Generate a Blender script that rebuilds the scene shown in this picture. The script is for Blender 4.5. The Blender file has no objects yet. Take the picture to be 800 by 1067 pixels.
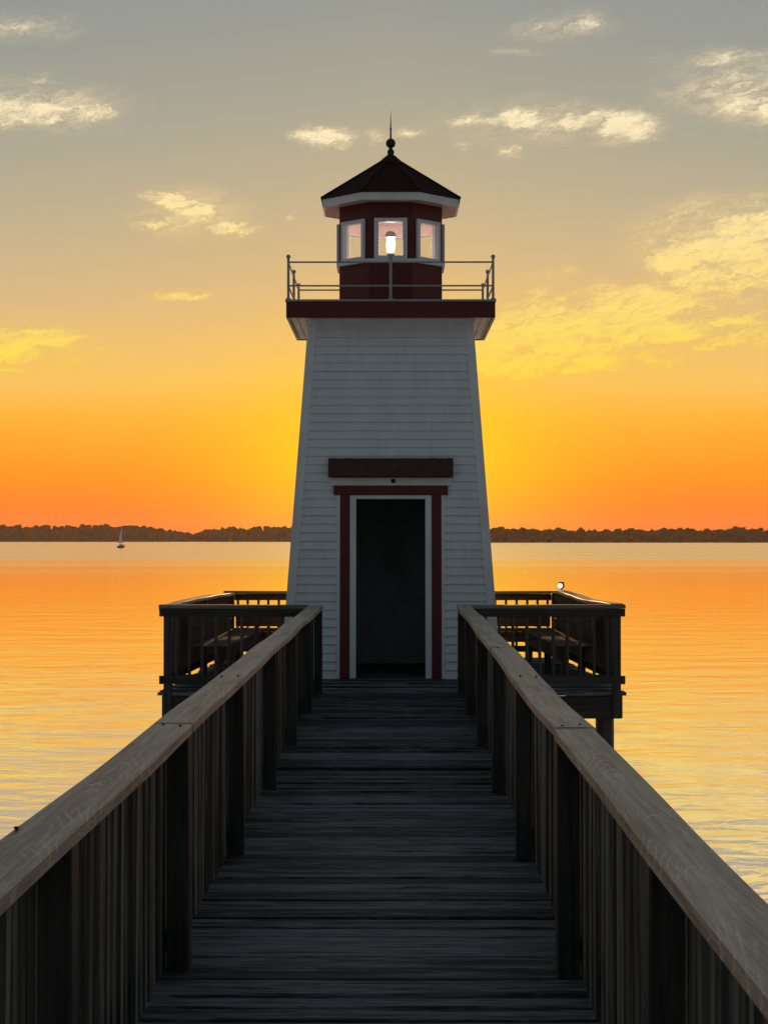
import bpy, bmesh, math, random
from mathutils import Vector, Matrix, noise as mnoise
random.seed(7)
R = math.radians
S = bpy.context.scene
C = S.collection

# ------------------------------------------------------------------ camera
ZD = 1.70                 # deck height over the water
EYE = 1.65                # eye height over the deck
F = 1900.0                # focal length in pixels of the 800 px wide photograph
cam_d = bpy.data.cameras.new('camera'); cam = bpy.data.objects.new('camera', cam_d); C.objects.link(cam)
cam_d.sensor_fit = 'VERTICAL'; cam_d.sensor_height = 36; cam_d.sensor_width = 27
cam_d.lens = 36 * F / 1067
cam_d.clip_start = 0.05; cam_d.clip_end = 60000
cam.location = (0, 0, ZD + EYE)
cam.rotation_euler = (R(90) + math.atan(28.5 / F), 0, math.atan(7 / F))
S.camera = cam

# ------------------------------------------------------------------ colour management
S.view_settings.view_transform = 'Standard'; S.view_settings.look = 'None'
S.view_settings.exposure = 0; S.view_settings.gamma = 1
S.view_settings.use_curve_mapping = False
S.cycles.max_bounces = 8; S.cycles.diffuse_bounces = 4; S.cycles.glossy_bounces = 4
S.cycles.transparent_max_bounces = 12; S.cycles.volume_bounces = 1
S.cycles.use_denoising = True
S.cycles.sample_clamp_indirect = 4

SUN_EL = 3.4
SUN_AZ = 0.0

def lin(r, g, b, a=1):
    f = lambda c: (c / 255 / 12.92) if c / 255 <= 0.04045 else ((c / 255 + 0.055) / 1.055) ** 2.4
    return (f(r), f(g), f(b), a)

# ------------------------------------------------------------------ node helper
class NT:
    def __init__(s, tree):
        s.t = tree; s.n = tree.nodes; s.l = tree.links
    def node(s, typ, **kw):
        n = s.n.new(typ)
        for k, v in kw.items(): setattr(n, k, v)
        return n
    def put(s, sock, v):
        if hasattr(v, 'is_linked') or isinstance(v, bpy.types.NodeSocket): s.l.new(v, sock)
        else: sock.default_value = v
    def math(s, op, a, b=None, c=None, clamp=False):
        n = s.node('ShaderNodeMath', operation=op); n.use_clamp = clamp
        s.put(n.inputs[0], a)
        if b is not None: s.put(n.inputs[1], b)
        if c is not None: s.put(n.inputs[2], c)
        return n.outputs[0]
    def vm(s, op, a, b=None):
        n = s.node('ShaderNodeVectorMath', operation=op)
        s.put(n.inputs[0], a)
        if b is not None: s.put(n.inputs[1], b)
        return n.outputs['Value'] if op in ('LENGTH', 'DOT_PRODUCT', 'DISTANCE') else n.outputs[0]
    def sep(s, v):
        n = s.node('ShaderNodeSeparateXYZ'); s.l.new(v, n.inputs[0]); return n.outputs
    def comb(s, x=0, y=0, z=0):
        n = s.node('ShaderNodeCombineXYZ')
        for i, v in enumerate((x, y, z)): s.put(n.inputs[i], v)
        return n.outputs[0]
    def noise(s, vec, scale, detail=4, rough=0.55, dist=0.0):
        n = s.node('ShaderNodeTexNoise'); s.l.new(vec, n.inputs['Vector'])
        n.inputs['Scale'].default_value = scale; n.inputs['Detail'].default_value = detail
        n.inputs['Roughness'].default_value = rough; n.inputs['Distortion'].default_value = dist
        return n
    def ramp(s, fac, stops, interp='LINEAR'):
        n = s.node('ShaderNodeValToRGB'); cr = n.color_ramp; cr.interpolation = interp
        while len(cr.elements) > 1: cr.elements.remove(cr.elements[-1])
        cr.elements[0].position = stops[0][0]; cr.elements[0].color = stops[0][1]
        for p, c in stops[1:]:
            e = cr.elements.new(p); e.color = c
        s.put(n.inputs[0], fac); return n.outputs[0]
    def mix(s, f, a, b, mode='MIX'):
        n = s.node('ShaderNodeMix', data_type='RGBA', blend_type=mode)
        s.put(n.inputs[0], f); s.put(n.inputs[6], a); s.put(n.inputs[7], b)
        return n.outputs[2]
    def smooth(s, v, a, b, c=0.0, d=1.0):
        n = s.node('ShaderNodeMapRange', interpolation_type='SMOOTHSTEP')
        s.put(n.inputs[0], v)
        for i, x in enumerate((a, b, c, d)): n.inputs[i + 1].default_value = x
        return n.outputs[0]

# ------------------------------------------------------------------ sky
W = bpy.data.worlds.new('World'); S.world = W; W.use_nodes = True
W.node_tree.nodes.clear()
w = NT(W.node_tree)
tc = w.node('ShaderNodeTexCoord')
dirv = tc.outputs['Generated']
dx, dy, dz = w.sep(dirv)[:3]
el = w.math('MULTIPLY', w.math('ARCSINE', dz), 57.29578)
az = w.math('MULTIPLY', w.math('ARCTAN2', dx, dy), 57.29578)
eff = w.math('ADD', el, w.math('MULTIPLY', w.math('MINIMUM', w.math('ABSOLUTE', az), 25.0), w.smooth(el, 3.0, 8.0, 0.0, 0.13)))
lowsky = w.ramp(w.math('DIVIDE', eff, 90.0), [
    (0.0 / 90, lin(248, 106, 34)), (0.8 / 90, lin(255, 124, 28)), (2.2 / 90, lin(255, 154, 30)),
    (3.7 / 90, lin(255, 179, 54)), (5.2 / 90, lin(252, 196, 95)), (6.7 / 90, lin(241, 194, 114)),
    (8.6 / 90, lin(223, 188, 132)), (10.9 / 90, lin(199, 180, 143)), (13.6 / 90, lin(174, 168, 148)),
    (16.6 / 90, lin(155, 157, 148)), (25 / 90, lin(125, 133, 137)), (45 / 90, lin(92, 105, 117)), (1.0, lin(70, 84, 98))])
# warm bloom round the hidden sun
ga = w.math('POWER', w.math('DIVIDE', az, 4.7), 2.0)
ge = w.math('POWER', w.math('DIVIDE', w.math('SUBTRACT', el, 2.5), 2.9), 2.0)
glow = w.math('EXPONENT', w.math('MULTIPLY', w.math('ADD', ga, ge), -1.0))
front = w.mix(glow, lowsky, (1.2, 0.70, 0.008, 1))
# clouds, placed by direction: (azimuth, elevation, half width, half height, strength)
def cl(px, py, rx, ry, amp):
    k = 57.29578 / F
    return ((px - 407) * k, (562 - py) * k, rx * k * 1.32, ry * k * 1.30, amp)
clouds = [cl(40, 130, 70, 17, 1.0), cl(92, 127, 40, 12, .8), cl(-20, 138, 60, 14, .9), cl(18, 50, 60, 9, .5), cl(62, 36, 16, 7, .35), cl(50, 98, 20, 10, .45),
          cl(338, 148, 36, 13, 1.0), cl(392, 147, 16, 12, .5), cl(424, 146, 26, 9, .5), cl(172, 213, 30, 9, 1.05), cl(200, 224, 36, 10, 1.1),
          cl(238, 241, 34, 9, 1.0), cl(160, 240, 30, 6, .75), cl(192, 310, 40, 8, .9), cl(250, 305, 40, 6, .35),
          cl(48, 357, 60, 12, 1.1), cl(10, 372, 50, 16, 1.1), cl(8, 390, 40, 8, .6), cl(105, 367, 16, 4, .5), cl(572, 40, 40, 10, .6), cl(612, 38, 26, 16, .65),
          cl(535, 64, 44, 6, .4), cl(500, 134, 44, 9, .8), cl(540, 131, 34, 14, .95), cl(600, 136, 40, 13, .85), cl(652, 142, 40, 19, .95), cl(632, 130, 60, 9, .7), cl(531, 163, 20, 8, .6),
          cl(480, 155, 14, 6, .45), cl(755, 78, 84, 11, .5), cl(785, 128, 52, 22, .8), cl(752, 106, 70, 9, .4),
          cl(790, 245, 60, 22, 1.15), cl(755, 276, 96, 26, 1.25), cl(740, 300, 70, 15, 1.0), cl(720, 282, 60, 14, .9), cl(690, 300, 60, 14, .5), cl(800, 300, 50, 16, .6),
          cl(668, 318, 66, 22, 1.2), cl(612, 346, 100, 24, 1.35), cl(655, 350, 110, 17, 1.1), cl(540, 352, 70, 20, 1.2), cl(550, 378, 110, 17, 1.4), cl(510, 372, 66, 26, 1.2), cl(590, 330, 60, 16, .9),
          cl(600, 366, 80, 16, .8), cl(566, 290, 60, 10, .4), cl(590, 286, 24, 9, .45), cl(765, 342, 50, 10, .7), cl(790, 352, 60, 8, .6), cl(720, 262, 80, 14, .4),
          cl(301, 230, 6, 4, .55), cl(905, 240, 90, 40, .8), cl(940, 110, 80, 20, .6), cl(-110, 250, 80, 24, .6), cl(-170, 380, 120, 22, .6)]
P = w.comb(az, el, 0.0)
stretch = w.vm('MULTIPLY', P, (1.0, 1.9, 1.0))
wn = w.noise(stretch, 0.55, 3, 0.6)
warp = w.vm('MULTIPLY', w.vm('SUBTRACT', wn.outputs['Color'], (0.5, 0.5, 0.5)), (1.1, 0.5, 0.0))
wn2 = w.noise(stretch, 2.4, 3, 0.6)
warp2 = w.vm('MULTIPLY', w.vm('SUBTRACT', wn2.outputs['Color'], (0.5, 0.5, 0.5)), (0.8, 0.34, 0.0))
wn3 = w.noise(stretch, 7.0, 4, 0.65)
warp3 = w.vm('MULTIPLY', w.vm('SUBTRACT', wn3.outputs['Color'], (0.5, 0.5, 0.5)), (0.6, 0.28, 0.0))
Pw = w.vm('ADD', w.vm('ADD', w.vm('ADD', P, warp), warp2), warp3)
acc = None
for (a0, e0, rx, ry, amp) in clouds:
    v = w.vm('MULTIPLY', w.vm('SUBTRACT', Pw, (a0, e0, 0)), (1 / rx, 1 / ry, 0))
    m = w.math('MULTIPLY_ADD', w.vm('LENGTH', v), -amp, amp, clamp=True)
    acc = m if acc is None else w.math('MAXIMUM', acc, m)
Pt = w.vm('ADD', P, w.vm('MULTIPLY', warp2, (1.2, 1.2, 0)))
pa, pe = w.sep(Pt)[:2]
CA, SA = math.cos(R(16)), math.sin(R(16))
Pr = w.comb(w.math('ADD', w.math('MULTIPLY', pa, CA * .55), w.math('MULTIPLY', pe, SA * .55)),
            w.math('SUBTRACT', w.math('MULTIPLY', pe, CA * 2.0), w.math('MULTIPLY', pa, SA * 2.0)), 0.0)
fb = w.noise(Pr, 1.1, 9, 0.66, 0.8).outputs['Fac']
fine = w.noise(Pr, 3.2, 6, 0.60, 1.0).outputs['Fac']
rid = w.math('SUBTRACT', 1.0, w.math('MULTIPLY', w.math('ABSOLUTE', w.math('SUBTRACT', w.noise(Pr, 1.5, 5, 0.58, 1.8).outputs['Fac'], 0.5)), 6.0))
tex = w.math('ADD', w.math('MULTIPLY', w.math('SUBTRACT', fb, 0.5), 3.4), w.math('MULTIPLY', w.math('SUBTRACT', fine, 0.5), 1.5))
tex = w.math('ADD', tex, w.math('MULTIPLY', rid, 0.32))
soft = w.smooth(acc, 0.0, 0.70)
hair = w.noise(w.vm('ADD', w.vm('MULTIPLY', Pr, (0.8, 1.5, 1)), w.vm('MULTIPLY', warp, (1.5, 1.5, 0))), 4.5, 7, 0.68, 2.4).outputs['Fac']
tex = w.math('ADD', tex, w.math('MULTIPLY', w.math('SUBTRACT', hair, 0.5), 1.0))
fil = w.smooth(w.math('MULTIPLY_ADD', soft, 0.9, tex), 0.0, 1.95)
vacc = None
for (a0, e0, rx, ry, amp) in [cl(630, 342, 200, 50, 1.1), cl(775, 262, 120, 52, 1.1), cl(560, 372, 110, 26, 1.0), cl(570, 135, 120, 26, .5), cl(775, 108, 100, 34, .6),
                              cl(200, 228, 70, 32, .6), cl(40, 368, 100, 34, .6), cl(40, 125, 100, 30, .6), cl(585, 42, 60, 16, .5), cl(20, 50, 70, 14, .5)]:
    v = w.vm('MULTIPLY', w.vm('SUBTRACT', Pw, (a0, e0, 0)), (1 / rx, 1 / ry, 0))
    m = w.math('MULTIPLY_ADD', w.vm('LENGTH', v), -amp, amp, clamp=True)
    vacc = m if vacc is None else w.math('MAXIMUM', vacc, m)
veil = w.math('MULTIPLY', w.smooth(vacc, 0.0, 0.55), w.smooth(tex, -0.55, 1.1))
dens = w.math('MULTIPLY', w.math('POWER', soft, 0.8), w.math('MULTIPLY_ADD', fil, 1.15, 0.14), clamp=True)
dens = w.math('MAXIMUM', dens, w.math('MULTIPLY', veil, 0.80))
cloudcol = w.ramp(w.math('DIVIDE', el, 20.0), [(0.0, lin(255, 190, 60)), (0.27, lin(255, 220, 80)), (0.42, lin(255, 224, 136)),
                                               (0.62, lin(255, 234, 188)), (0.85, lin(242, 230, 198))])
cloudthin = w.mix(1.0, cloudcol, (.88, .80, .72, 1), 'MULTIPLY')
front = w.mix(dens, front, w.mix(w.smooth(dens, 0.15, 0.75), cloudthin, cloudcol))
# the half of the sky away from the sun: the physical sky, plus the dull dusk blue
nish = w.node('ShaderNodeTexSky', sky_type='NISHITA', sun_disc=False)
nish.sun_elevation = R(SUN_EL); nish.sun_rotation = R(SUN_AZ)
nish.air_density = 1.2; nish.dust_density = 2.5; nish.ozone_density = 1.0
nsk = w.vm('SCALE', nish.outputs[0]); nsk.node.inputs['Scale'].default_value = 0.05
back = w.mix(1.0, nsk, w.ramp(w.math('DIVIDE', el, 90.0), [(0.0, (.050, .067, .087, 1)), (0.30, (.090, .119, .150, 1)), (1.0, (.058, .076, .096, 1))]), 'ADD')
fmask = w.smooth(dy, -0.25, 0.85)
skyc = w.mix(fmask, back, front)
below = w.smooth(el, -1.5, -0.1)
skyc = w.mix(below, (.02, .02, .02, 1), skyc)
bg = w.node('ShaderNodeBackground'); w.l.new(skyc, bg.inputs[0]); bg.inputs[1].default_value = 1.0
wo = w.node('ShaderNodeOutputWorld'); w.l.new(bg.outputs[0], wo.inputs[0])
W.cycles.sampling_method = 'MANUAL'; W.cycles.sample_map_resolution = 1024

sun_d = bpy.data.lights.new('sun', 'SUN'); sun = bpy.data.objects.new('sun', sun_d); C.objects.link(sun)
sun_d.energy = 4.0; sun_d.angle = R(1.2); sun_d.color = (1.0, 0.56, 0.22)
sd = Vector((math.sin(R(SUN_AZ)) * math.cos(R(SUN_EL)), math.cos(R(SUN_AZ)) * math.cos(R(SUN_EL)), math.sin(R(SUN_EL))))
sun.rotation_euler = (-sd).to_track_quat('-Z', 'Y').to_euler()
sun.location = (0, 60, 30)

# ------------------------------------------------------------------ materials
def mat(name):
    m = bpy.data.materials.new(name); m.use_nodes = True; m.node_tree.nodes.clear()
    n = NT(m.node_tree)
    out = n.node('ShaderNodeOutputMaterial'); b = n.node('ShaderNodeBsdfPrincipled')
    n.l.new(b.outputs[0], out.inputs[0])
    return m, n, b, out

def bump(n, b, h, strength=0.3, dist=0.01):
    bp = n.node('ShaderNodeBump'); bp.inputs['Strength'].default_value = strength; bp.inputs['Distance'].default_value = dist
    n.l.new(h, bp.inputs['Height']); n.l.new(bp.outputs[0], b.inputs['Normal'])

def wood(name, dark, light, axis, rough=0.85, spec=0.3, attr=False, figure=0.0, bstr=0.5, bdist=0.004, gr=1.3, tv=0.16):
    m, n, b, out = mat(name)
    t = n.node('ShaderNodeTexCoord'); oi = n.node('ShaderNodeObjectInfo')
    v = t.outputs['Object']
    off = n.math('MULTIPLY', oi.outputs['Random'], 37.0)
    tone = oi.outputs['Random']
    if attr:
        at = n.node('ShaderNodeAttribute'); at.attribute_name = 'tone'
        tone = at.outputs['Fac']
        off = n.math('MULTIPLY', tone, 91.0)
    v = n.vm('ADD', v, n.comb(off, n.math('MULTIPLY', off, 0.37), n.math('MULTIPLY', off, 0.71)))
    sc = (1.3, 11, 11) if attr else {'x': (0.9, 26, 26), 'y': (26, 0.9, 26), 'z': (26, 26, 0.9)}[axis]
    g = n.noise(n.vm('MULTIPLY', v, sc), 2.2, 6, 0.65, 0.6).outputs['Fac']
    sc2 = {'x': (0.35, 3.0, 3.0), 'y': (3.0, 0.35, 3.0), 'z': (3.0, 3.0, 0.35)}[axis]
    bl = n.noise(n.vm('MULTIPLY', v, sc2), 2.0, 4, 0.6, 0.4).outputs['Fac']
    fac = n.math('ADD', n.math('MULTIPLY', n.math('SUBTRACT', g, 0.5), gr), n.math('MULTIPLY', n.math('SUBTRACT', bl, 0.5), 0.9))
    fac = n.math('ADD', fac, n.math('MULTIPLY_ADD', n.math('SUBTRACT', tone, 0.5), 0.80 if attr else tv, 0.62))
    col = n.ramp(fac, [(0.38, dark), (0.88, light)] if not attr else [(0.40, dark), (0.60, tuple(.35 * a_ + .65 * b2 for a_, b2 in zip(light, dark))), (0.92, light)])
    hgt = fac
    if attr:
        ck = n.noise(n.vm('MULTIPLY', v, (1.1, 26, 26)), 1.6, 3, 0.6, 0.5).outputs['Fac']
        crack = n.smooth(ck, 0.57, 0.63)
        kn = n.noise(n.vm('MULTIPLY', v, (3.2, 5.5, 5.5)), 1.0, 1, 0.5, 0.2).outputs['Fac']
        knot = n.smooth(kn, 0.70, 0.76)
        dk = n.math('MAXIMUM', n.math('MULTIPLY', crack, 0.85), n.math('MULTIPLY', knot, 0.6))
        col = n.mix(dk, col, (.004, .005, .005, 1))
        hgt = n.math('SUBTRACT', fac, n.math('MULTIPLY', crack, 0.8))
    if figure:
        # cathedral figure: the year rings cut by the flat of the board
        p = {'x': 'x', 'y': 'y'}[axis]
        q = n.vm('ADD', v, n.vm('MULTIPLY', n.vm('SUBTRACT', n.noise(n.vm('MULTIPLY', v, (2.6, 1.3, 2.6)), 1.0, 2, 0.5).outputs['Color'], (.5, .5, .5)), (.10, .9, .0)))
        xx, yy, zz = n.sep(q)[:3]
        xr = n.sep(t.outputs['Object'])[0]
        wavec = n.math('ADD', n.math('MULTIPLY', n.math('POWER', n.math('ABSOLUTE', n.math('MULTIPLY', n.math('ADD', n.sep(t.outputs['UV'])[0], n.math('MULTIPLY_ADD', bl, 0.5, -0.75)), 2.4)), 1.6), 0.34), yy)
        rings = n.math('SINE', n.math('MULTIPLY', wavec, 44.0))
        mask = n.math('MULTIPLY', n.smooth(rings, 0.62, 1.0), n.smooth(n.noise(n.vm('MULTIPLY', v, (9, 2.0, 9)), 1.0, 3, 0.6).outputs['Fac'], 0.42, 0.62))
        col = n.mix(n.math('MULTIPLY', mask, figure), col, tuple(min(.8, 1.35 * c_) for c_ in light[:3]) + (1,))
        sp = n.noise(v, 160.0, 2, 0.6).outputs['Fac']
        col = n.mix(n.math('MULTIPLY', n.smooth(sp, 0.48, 0.68), 0.55), col, dark)
        hgt = n.math('ADD', n.math('MULTIPLY', g, 0.6), n.math('MULTIPLY', mask, 0.25))
    n.l.new(col, b.inputs['Base Color'])
    b.inputs['Roughness'].default_value = rough; b.inputs['Specular IOR Level'].default_value = spec
    bump(n, b, hgt, bstr, bdist)
    return m

def paint(name, c, dirt, rough=0.6, spec=0.35, amount=0.5, scale=3.0, zsc=0.35, bstr=0.12):
    m, n, b, out = mat(name)
    t = n.node('ShaderNodeTexCoord')
    v = n.vm('MULTIPLY', t.outputs['Object'], (1, 1, zsc))
    a = n.noise(v, scale, 6, 0.65, 0.3).outputs['Fac']
    f = n.noise(t.outputs['Object'], 55, 3, 0.6).outputs['Fac']
    k = n.math('ADD', n.smooth(a, 0.40, 0.75), n.math('MULTIPLY', n.smooth(f, 0.55, 0.8), 0.25))
    col = n.mix(n.math('MULTIPLY', k, amount, clamp=True), c, dirt)
    n.l.new(col, b.inputs['Base Color'])
    b.inputs['Roughness'].default_value = rough; b.inputs['Specular IOR Level'].default_value = spec
    bump(n, b, n.math('ADD', f, a), bstr, 0.003)
    return m

def emit(name, c, s):
    m, n, b, out = mat(name)
    b.inputs['Base Color'].default_value = (0.8, 0.8, 0.8, 1)
    b.inputs['Emission Color'].default_value = c; b.inputs['Emission Strength'].default_value = s
    return m

M = {}
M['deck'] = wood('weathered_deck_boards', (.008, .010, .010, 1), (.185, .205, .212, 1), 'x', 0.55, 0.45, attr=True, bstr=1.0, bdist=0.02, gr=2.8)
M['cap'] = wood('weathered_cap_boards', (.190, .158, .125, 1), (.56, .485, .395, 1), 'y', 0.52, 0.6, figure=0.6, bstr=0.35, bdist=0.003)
M['capx'] = wood('weathered_cross_cap_boards', (.11, .092, .073, 1), (.30, .26, .205, 1), 'x', 0.6, 0.4)
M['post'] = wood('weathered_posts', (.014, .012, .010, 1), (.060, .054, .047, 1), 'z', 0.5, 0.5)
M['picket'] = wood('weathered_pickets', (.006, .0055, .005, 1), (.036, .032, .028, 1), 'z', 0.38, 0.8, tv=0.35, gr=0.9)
M['lit_edge'] = wood('painted_lit_picket_edges', (.040, .035, .030, 1), (.290, .262, .225, 1), 'z', 0.6, 0.4, tv=0.7, gr=1.0)  # thin lit lines along the pickets, painted as a paler chamfer colour
M['beam'] = wood('weathered_beams', (.026, .022, .018, 1), (.085, .074, .062, 1), 'x', 0.85, 0.2)
M['beamy'] = wood('weathered_side_beams', (.026, .022, .018, 1), (.085, .074, .062, 1), 'y', 0.85, 0.2)
M['seatx'] = wood('bench_boards', (.030, .022, .017, 1), (.090, .068, .052, 1), 'x', 0.8, 0.2)
M['seaty'] = wood('bench_side_boards', (.030, .022, .017, 1), (.090, .068, .052, 1), 'y', 0.8, 0.2)
M['white'] = paint('white_siding_paint', (.70, .73, .75, 1), (.40, .42, .42, 1), 0.5, 0.4, 0.30, 6, .22)
M['trim'] = paint('white_trim_paint', (.76, .77, .77, 1), (.46, .46, .45, 1), 0.5, 0.4, 0.4, 4)
M['red'] = paint('dark_red_paint', (.115, .0065, .006, 1), (.055, .005, .0045, 1), 0.45, 0.4, 0.6, 4)
M['soffit'] = paint('soffit_boards', (.80, .70, .60, 1), (.55, .42, .32, 1), 0.6, 0.3, 0.5)
M['eave'] = paint('eave_boards_painted_glow', (.82, .46, .38, 1), (.60, .26, .20, 1), 0.6, 0.3, 0.5)  # pink light under the eaves is put into the board colour
M['inside'] = paint('lantern_inside_paint', (.80, .60, .54, 1), (.62, .34, .29, 1), 0.6, 0.3, 0.6, 9, 1.0)
M['plaster'] = paint('tower_inside_paint', (.36, .40, .42, 1), (.20, .22, .22, 1), 0.7, 0.3, 0.5)
M['roof'] = paint('dark_roof_shingles', (.050, .021, .017, 1), (.024, .012, .010, 1), 0.9, 0.12, 0.7, 6, 1.0, 0.4)
M['hood'] = paint('dark_brown_hood_shingles', (.085, .042, .032, 1), (.046, .024, .019, 1), 0.9, 0.2, 0.7, 9, 1.0, 0.5)
M['black'] = paint('black_metal', (.012, .012, .012, 1), (.03, .022, .018, 1), 0.5, 0.4, 0.4)
M['rail'] = paint('grey_rail_paint', (.34, .36, .37, 1), (.20, .18, .16, 1), 0.4, 0.5, 0.5, 9)
M['hull'] = paint('dark_hull_paint', (.03, .03, .035, 1), (.02, .02, .02, 1), 0.4, 0.5, 0.4)
M['sail'] = paint('pale_sailcloth', (.86, .84, .80, 1), (.7, .68, .64, 1), 0.8, 0.2, 0.3)
M['lamp'] = emit('lit_lamp_glass', (1.0, .93, .86, 1), 75.0)
M['flood'] = emit('lit_floodlight_lens', (1.0, .94, .86, 1), 1.2)
m, n, b, out = mat('window_glass'); M['glass'] = m
tr = n.node('ShaderNodeBsdfTransparent'); gl = n.node('ShaderNodeBsdfGlossy'); gl.inputs['Roughness'].default_value = 0.03
lw = n.node('ShaderNodeLayerWeight'); lw.inputs[0].default_value = 0.5
fr = n.math('MULTIPLY_ADD', n.math('POWER', lw.outputs['Facing'], 4.0), 0.6, 0.04)
tr.inputs[0].default_value = (.98, .98, .98, 1)
mx = n.node('ShaderNodeMixShader'); n.l.new(fr, mx.inputs[0]); n.l.new(tr.outputs[0], mx.inputs[1]); n.l.new(gl.outputs[0], mx.inputs[2])
n.n.remove(b); n.l.new(mx.outputs[0], out.inputs[0])

m, n, b, out = mat('frosted_glass'); M['frost'] = m
tr = n.node('ShaderNodeBsdfTransparent'); tl = n.node('ShaderNodeBsdfTranslucent'); tl.inputs[0].default_value = (.9, .93, 1.0, 1)
mx = n.node('ShaderNodeMixShader'); mx.inputs[0].default_value = 0.05
n.l.new(tr.outputs[0], mx.inputs[1]); n.l.new(tl.outputs[0], mx.inputs[2]); n.n.remove(b); n.l.new(mx.outputs[0], out.inputs[0])

# water
m, n, b, out = mat('lake_water'); M['water'] = m
t = n.node('ShaderNodeTexCoord'); v = t.outputs['Object']
px_, py_, pz_ = n.sep(v)[:3]
dist = n.vm('LENGTH', v)
b.inputs['Base Color'].default_value = (.96, .95, .94, 1)
b.inputs['Metallic'].default_value = 0.85
b.inputs['IOR'].default_value = 1.33
b.inputs['Specular IOR Level'].default_value = 1.0
r1 = n.noise(n.vm('MULTIPLY', v, (0.8, 1.25, 1)), 1.15, 3, 0.5, 0.8).outputs['Fac']
r2 = n.noise(n.vm('MULTIPLY', v, (0.16, 0.26, 1)), 1.6, 3, 0.5, 0.3).outputs['Fac']
r3 = n.noise(n.vm('MULTIPLY', v, (0.004, 0.02, 1)), 1.0, 4, 0.55).outputs['Fac']
patch = n.smooth(r3, 0.30, 0.72)
h = n.math('ADD', n.math('MULTIPLY', r1, 0.031), n.math('MULTIPLY', r2, 0.068))
h = n.math('MULTIPLY', h, n.math('MULTIPLY_ADD', patch, 0.6, 0.55))
fade = n.math('DIVIDE', 1.0, n.math('ADD', 1.0, n.math('POWER', n.math('DIVIDE', dist, 70.0), 1.3)))
bp = n.node('ShaderNodeBump'); bp.inputs['Distance'].default_value = 1.0
n.l.new(h, bp.inputs['Height']); n.l.new(fade, bp.inputs['Strength']); n.l.new(bp.outputs[0], b.inputs['Normal'])
rg = n.math('MULTIPLY_ADD', n.smooth(dist, 20, 400), n.math('MULTIPLY_ADD', patch, 0.10, 0.11), 0.04)
n.l.new(rg, b.inputs['Roughness'])

m, n, b, out = mat('far_foliage'); M['foliage'] = m
t = n.node('ShaderNodeTexCoord')
a = n.noise(t.outputs['Object'], 0.25, 5, 0.7).outputs['Fac']
n.l.new(n.ramp(a, [(.3, (.018, .019, .011, 1)), (.7, (.050, .048, .026, 1))]), b.inputs['Base Color'])
b.inputs['Roughness'].default_value = 0.9; b.inputs['Specular IOR Level'].default_value = 0.1
m, n, b, out = mat('shore_ground'); M['shore'] = m
t = n.node('ShaderNodeTexCoord')
a = n.noise(t.outputs['Object'], 0.1, 5, 0.7).outputs['Fac']
n.l.new(n.ramp(a, [(.3, (.015, .012, .008, 1)), (.7, (.04, .033, .02, 1))]), b.inputs['Base Color'])
b.inputs['Roughness'].default_value = 0.95

# ------------------------------------------------------------------ object helpers
def empty(name, loc, label=None, cat=None, group=None, kind=None):
    o = bpy.data.objects.new(name, None); C.objects.link(o); o.location = loc
    o.empty_display_size = 0.3
    return tag(o, label, cat, group, kind)

def tag(o, label=None, cat=None, group=None, kind=None):
    if label: o['label'] = label
    if cat: o['category'] = cat
    if group: o['group'] = group
    if kind: o['kind'] = kind
    return o

def build(name, bm, material, parent=None, loc=(0, 0, 0), bevel=0.0, smooth=False):
    if bevel:
        bmesh.ops.bevel(bm, geom=list(bm.edges), offset=bevel, segments=1, affect='EDGES', clamp_overlap=True)
    bm.normal_update()
    me = bpy.data.meshes.new(name); bm.to_mesh(me); bm.free()
    me.materials.append(material)
    if smooth:
        for p in me.polygons: p.use_smooth = True
    o = bpy.data.objects.new(name, me); C.objects.link(o); o.location = loc
    if parent: o.parent = parent
    return o

def BM(): return bmesh.new()

def hexa(bm, p):
    """eight corners: four of the bottom (ccw from above), then four of the top"""
    v = [bm.verts.new(q) for q in p]
    fs = [(3, 2, 1, 0), (4, 5, 6, 7), (0, 1, 5, 4), (1, 2, 6, 5), (2, 3, 7, 6), (3, 0, 4, 7)]
    return [bm.faces.new([v[i] for i in f]) for f in fs]

def box(bm, x0, x1, y0, y1, z0, z1):
    return hexa(bm, [(x0, y0, z0), (x1, y0, z0), (x1, y1, z0), (x0, y1, z0),
                     (x0, y0, z1), (x1, y0, z1), (x1, y1, z1), (x0, y1, z1)])

def tube(bm, a, b_, r0, r1=None, seg=12):
    a, b_ = Vector(a), Vector(b_); r1 = r0 if r1 is None else r1
    q = (b_ - a).to_track_quat('Z', 'Y')
    A = [bm.verts.new(a + q @ Vector((r0 * math.cos(i * 2 * math.pi / seg), r0 * math.sin(i * 2 * math.pi / seg), 0))) for i in range(seg)]
    Bv = [bm.verts.new(b_ + q @ Vector((r1 * math.cos(i * 2 * math.pi / seg), r1 * math.sin(i * 2 * math.pi / seg), 0))) for i in range(seg)]
    for i in range(seg): bm.faces.new((A[i], A[(i + 1) % seg], Bv[(i + 1) % seg], Bv[i]))
    bm.faces.new(A[::-1]); bm.faces.new(Bv)

def lathe(bm, prof, seg=24, c=(0, 0)):
    rings = []
    for r, z in prof:
        if r < 1e-5: rings.append([bm.verts.new((c[0], c[1], z))])
        else: rings.append([bm.verts.new((c[0] + r * math.cos(i * 2 * math.pi / seg), c[1] + r * math.sin(i * 2 * math.pi / seg), z)) for i in range(seg)])
    for A, Bv in zip(rings, rings[1:]):
        for i in range(seg):
            j = (i + 1) % seg
            if len(A) == 1 and len(Bv) == 1: continue
            if len(A) == 1: bm.faces.new((A[0], Bv[j], Bv[i]))
            elif len(Bv) == 1: bm.faces.new((A[i], A[j], Bv[0]))
            else: bm.faces.new((A[i], A[j], Bv[j], Bv[i]))

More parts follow.
